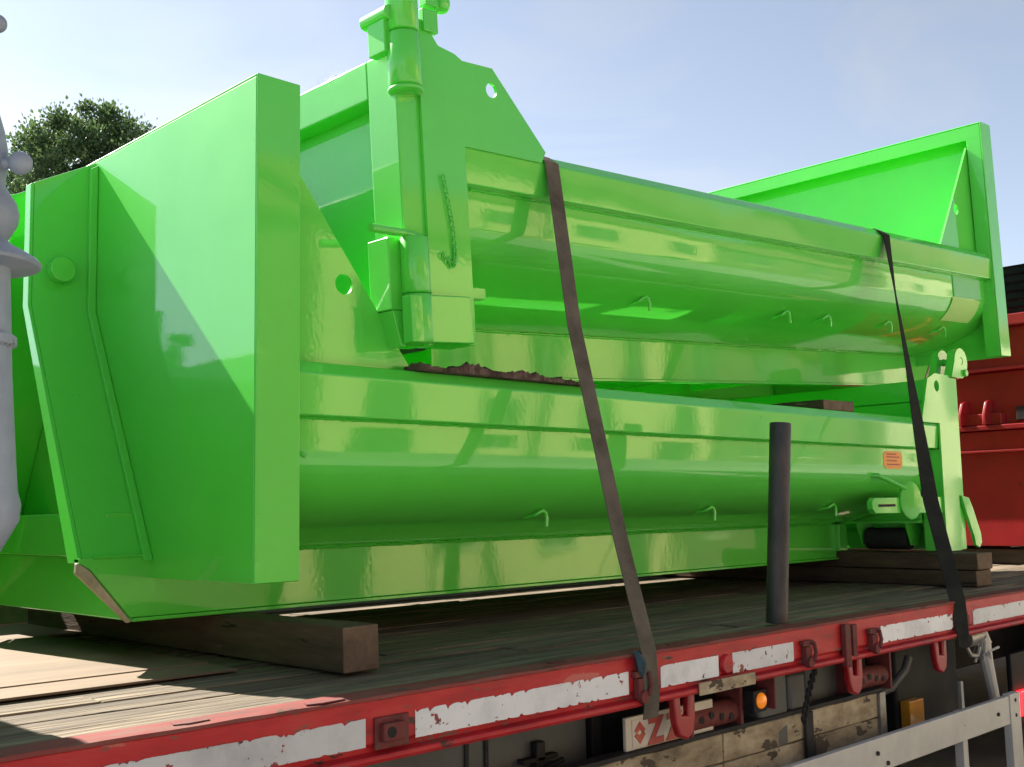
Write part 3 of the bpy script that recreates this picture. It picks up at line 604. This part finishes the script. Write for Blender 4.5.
zt = top_z(5.6)
strap('blackish webbing strap pulled down past the latch post of the lower container, twisted at top', [(5.62, 5.24, zt - .4), (5.61, 5.16, zt + .004), (5.60, 2.835, zt + .004), (5.597, 2.786, zt - .03), (5.53, 2.72, 2.75), (5.42, 2.62, 2.35), (5.22, 2.45, 1.65), (5.11, 2.3, 1.19), (5.10, 2.280, 1.04), (5.10, 2.285, .985)],
      [X_, X_, X_, X_, (.93, .37, 0), (.95, .1, 0), (.7, -.7, 0), (.75, -.65, 0), (.9, -.3, 0), X_], M_strap2)

M_teal = mat('teal_rag', (.03, .07, .09), rough=.9, var=[(.02, .045, .06), (.045, .10, .12)], var_scale=20, bump=.8)
q = MB(); rnd = random.Random(21); rings = []
for i in range(7):
    t = i / 6; w_ = .012 + .03 * math.sin(math.pi * min(1, t * 1.1)) ; rings.append([(2.775 + .02 * t - w_ * .5 + rnd.uniform(-.004, .004), 2.30 - .02 * math.sin(t * 3), 1.20 - .085 * t), (2.775 + .02 * t, 2.288 - .02 * math.sin(t * 3), 1.20 - .085 * t), (2.775 + .02 * t + w_ * .6, 2.30 - .02 * math.sin(t * 3), 1.20 - .085 * t), (2.775 + .02 * t, 2.305, 1.20 - .085 * t)])
q.loops(rings); tag(q.build('rag', M_teal, None, 0), 'scrap of teal cloth tucked behind the brown strap on the trailer rail', 'rag')
# ------------------------------------------------------------------ red container beyond
RC = empty('red_container', (8.2, 4.0, DZ + .11), 'dark red steel container standing behind the tail of the green ones', 'container')
def rcb(mb, name, material=M_redskip, bevel=.006):
    return mb.build(name, material, RC, bevel)
q = MB(); q.box(.06, 3.6, -1.15, 1.15, .02, .86); rcb(q, 'lower_body')
q = MB(); q.box(.0, 3.7, -1.22, 1.22, .865, .90); rcb(q, 'ledge')
q = MB(); q.box(.14, 3.6, -1.15, 1.15, .903, 1.30); rcb(q, 'middle_band')
q = MB(); q.box(.05, 3.65, -1.2, 1.2, 1.303, 1.33); rcb(q, 'ledge')
q = MB(); q.box(.10, 3.6, -1.18, 1.18, 1.333, 1.62); rcb(q, 'upper_panel')
q = MB(); q.box(.0, 3.7, -1.24, 1.24, 1.62, 1.70); rcb(q, 'rim')
q = MB(); q.box(-.02, .059, -1.15, 1.15, .70, .715); rcb(q, 'weld_rib', bevel=.003)
for v in (-.42, -.60):
    q = MB(); q.prism([(-.02, .905), (-.02, .98), (.04, 1.08), (.13, 1.10), (.13, .905)], 'y', v - .012, v + .012); rcb(q, 'hinge_lug')
q = MB(); q.box(.05, .135, -.70, -.35, .905, .99); rcb(q, 'lug_base')
q = MB(); q.box(.10, .138, -1.13, -.79, .93, 1.03); rcb(q, 'slot_recess', M_dark)
q = MB(); q.box(.3, 3.5, -.6, .6, 0, .02); rcb(q, 'skid', bevel=.002)
BX = empty('ribbed_black_cover', (8.3, 4.0, DZ + 1.811), 'black horizontally ribbed cover on top of the red container', 'cover')
for i in range(6):
    q = MB(); q.prism([(.0, .001 + i * .062), (.03, .006 + i * .062), (.03, .055 + i * .062), (.0, .061 + i * .062), (3.2, .061 + i * .062), (3.2, .001 + i * .062)], 'y', -1.2, 1.2); q.build('rib', M_black, BX, .004)

# ------------------------------------------------------------------ lorry tail lamp beyond the trailer guard
TL = empty('tail_lamp_unit', (6.45, 2.55, 0), 'black lamp bracket with lit red lens and pale shackle, past the side guard end', 'lamp')
q = MB(); q.box(-.1, .6, .03, .06, .004, .80); q.build('bracket', M_black, TL, .01)
q = MB(); q.box(-.07, .5, .0, .029, .46, .60); q.build('lens', M_tail, TL, .01)
q = MB(); q.tube([(.06 + .05 * math.cos(t_), .0, .36 + .05 * math.sin(t_)) for t_ in [R(40 + 28 * k) for k in range(11)]], .012, 10); q.build('shackle', M_alu, TL, 0)

# ------------------------------------------------------------------ ornate grey post
PX = (.5773, 1.7776); sc = 1.7 / 1112.75; PZ0, PZ1, PZ2 = 2.46392, -1.649861e-3, 1.633465e-7
PO = empty('ornate_post', (PX[0], PX[1], 0), 'ornate grey cast metal post with ball-ended arms beside the trailer', 'post')
def pz(py): return PZ0 + PZ1 * py + PZ2 * py * py
prof = [(.09, 0.004), (.09, .12), (.06, .16), (.045, .22), (.040, 1.2)]
for px_, py in ((-1, 556), (8, 540), (18, 522), (20, 505), (17, 492), (16, 470), (13, 380), (12.5, 347), (17.5, 344), (17.5, 336), (12.5, 332), (12, 275), (13, 268), (40, 265), (42, 262), (38, 257), (14, 243), (9, 238), (13, 232), (19, 222), (21, 212), (19, 202), (14, 194), (8, 184), (8, 178), (10, 166), (11, 150), (8, 130), (3, 112), (-6, 85), (-14, 60), (-20, 20), (-22, -60), (-22, -120)):
    prof.append((max(.013, (px_ + 19.3 + .0355 * py) * sc), pz(py)))
q = MB(); q.lathe(prof, n=40); q.build('shaft', M_post, PO, 0, ang=40)
for py, tip, rr, zoff in ((164, 26, 12, 0), (24, 3, 9.5, 0)):
    for s in (1, -1):
        d = Vector((rt.x, rt.y, 0)) * s; L_ = (tip + 19.3 + .0355 * py) * sc
        q = MB(); q.tube([d * .02 + V(0, 0, pz(py)), d * (L_ * .7) + V(0, 0, pz(py)), d * L_ + V(0, 0, pz(py))], [.011, .009, .008], 12); q.ball(d * L_ + V(0, 0, pz(py)), rr * sc, 18); q.build('ball_arm', M_post, PO, 0)
q = MB(); q.lathe([(.02, pz(-121)), (.12, pz(-150)), (.16, pz(-260)), (.15, pz(-300)), (.03, pz(-350)), (.01, pz(-370))], n=24); q.build('lantern_head', M_post, PO, 0)

# ------------------------------------------------------------------ tree behind
def tree(label, base, h, cr, seed, nleaf, lsize):
    rnd = random.Random(seed); r_ = empty('tree', base, label, 'tree')
    q = MB(); cz = h - cr[2]
    q.tube([(0, 0, 0), (.05, .1, h * .3), (-.1, .05, h * .6), (.0, .0, cz + .4 * cr[2])], [.26, .2, .15, .07], 12)
    tips = []
    for k in range(26):
        z0 = rnd.uniform(h * .45, cz + .3 * cr[2]); an = rnd.uniform(0, 2 * math.pi); ra = rnd.uniform(.55, .95); el = rnd.uniform(-.25, .9)
        e = V(cr[0] * ra * math.cos(an) * math.cos(el), cr[1] * ra * math.sin(an) * math.cos(el), cz + cr[2] * ra * math.sin(el))
        s0 = V(0, 0, z0); md = s0.lerp(e, .5) + V(rnd.uniform(-.2, .2), rnd.uniform(-.2, .2), rnd.uniform(0, .3)); q.tube([s0, md, e], [.06, .035, .012], 6); tips.append(e)
    q.build('trunk', M_bark, r_, 0)
    # clumps over the crown's volume and surface
    cl = []
    for k in range(330):
        u_ = rnd.uniform(-1, 1); an = rnd.uniform(0, 2 * math.pi); rr = rnd.uniform(.62, 1.03) if rnd.random() < .8 else rnd.uniform(.2, .6)
        sx = math.sqrt(1 - u_ * u_); cl.append((V(cr[0] * sx * math.cos(an) * rr, cr[1] * sx * math.sin(an) * rr, cz + cr[2] * u_ * rr), rnd.uniform(.14, .36)))
    verts = []; faces = []
    for k in range(nleaf):
        c, rad = rnd.choice(cl); p = c + V(rnd.gauss(0, 1), rnd.gauss(0, 1), rnd.gauss(0, .85)) * rad * .55
        d = (p - c + V(rnd.uniform(-.3, .3), rnd.uniform(-.3, .3), rnd.uniform(0, .5))).normalized(); s_ = d.cross(V(rnd.uniform(-1, 1), rnd.uniform(-1, 1), rnd.uniform(-1, 1))).normalized()
        l_ = lsize * rnd.uniform(.7, 1.5); w_ = l_ * .32; i0 = len(verts); nn = d.cross(s_) * w_ * .4
        verts += [p, p + d * l_ * .5 + s_ * w_ + nn, p + d * l_, p + d * l_ * .5 - s_ * w_ + nn]; faces += [(i0, i0 + 1, i0 + 2), (i0, i0 + 2, i0 + 3)]
    me = bpy.data.meshes.new('crown'); me.from_pydata(verts, [], faces); me.materials.append(M_leaf); o = bpy.data.objects.new('crown', me); COL.objects.link(o); o.parent = r_
    return r_
d = Vector((.394, .90, 0)).normalized() * 27
tree('broad-leaved olive green tree behind the containers', (d.x, d.y, 0), 11.0, (2.05, 2.05, 2.5), 4, 80000, .085)

# ------------------------------------------------------------------ houses across the street (seen mirrored in the paint)
def house(x0, x1, h, wallm, label, seed, doors):
    rnd = random.Random(seed); r_ = empty('town_house', ((x0 + x1) / 2, -9, 0), label, 'house'); cx = (x0 + x1) / 2
    hw = (x1 - x0) / 2
    q = MB(); q.box(-hw, hw, -7, 0, .0, h); q.build('wall', wallm, r_, .02)
    q = MB(); q.prism([(-7.3, h), (.3, h), (.3, h + .12), (-3.5, h + 2.2), (-7.3, h + .12)], 'x', -hw, hw); q.build('roof', M_roof, r_, 0)
    n = int((x1 - x0) / 2.4)
    for i in range(n):
        for fl in range(2):
            x = -hw + (i + .5) * (x1 - x0) / n; z = .9 + 3.3 * fl
            if fl == 0 and i in doors:
                q = MB(); q.box(x - .55, x + .55, .002, .05, .13, 2.35); q.build('door', M_dark, r_, .01)
            else:
                q = MB(); q.box(x - .5, x + .5, .002, .02, z, z + 1.35); wn = q.build('window', M_glass, r_, 0)
                q = MB(); q.box(x - .58, x + .58, .002, .10, z - .08, z - .005); q.build('sill', M_white, r_, .005)
                q = MB(); q.box(x - .03, x + .03, .021, .04, z, z + 1.35); q.build('mullion', M_white, r_, .003)
house(-6, 9.6, 6.2, M_brick, 'dark brick house across the street from the trailer', 1, (1,))
house(10.1, 20.6, 6.4, M_cream, 'cream rendered house with two doors across the street', 2, (0, 3))
house(20.9, 28.6, 5.8, M_brick, 'low dark brick house across the street between two pale ones', 3, (2,))
house(29, 40, 7.0, M_white, 'pale cream rendered house across the street past the brick one', 4, (1, 3))
q = MB(); q.lathe([(.14, .13), (.14, .3), (.10, .35), (.075, 6.5)], n=16); tag(q.build('lamp_post', M_dark, None, 0), 'dark slim pole on the pavement in front of the cream house', 'pole').location = (13.2, -7.2, 0)
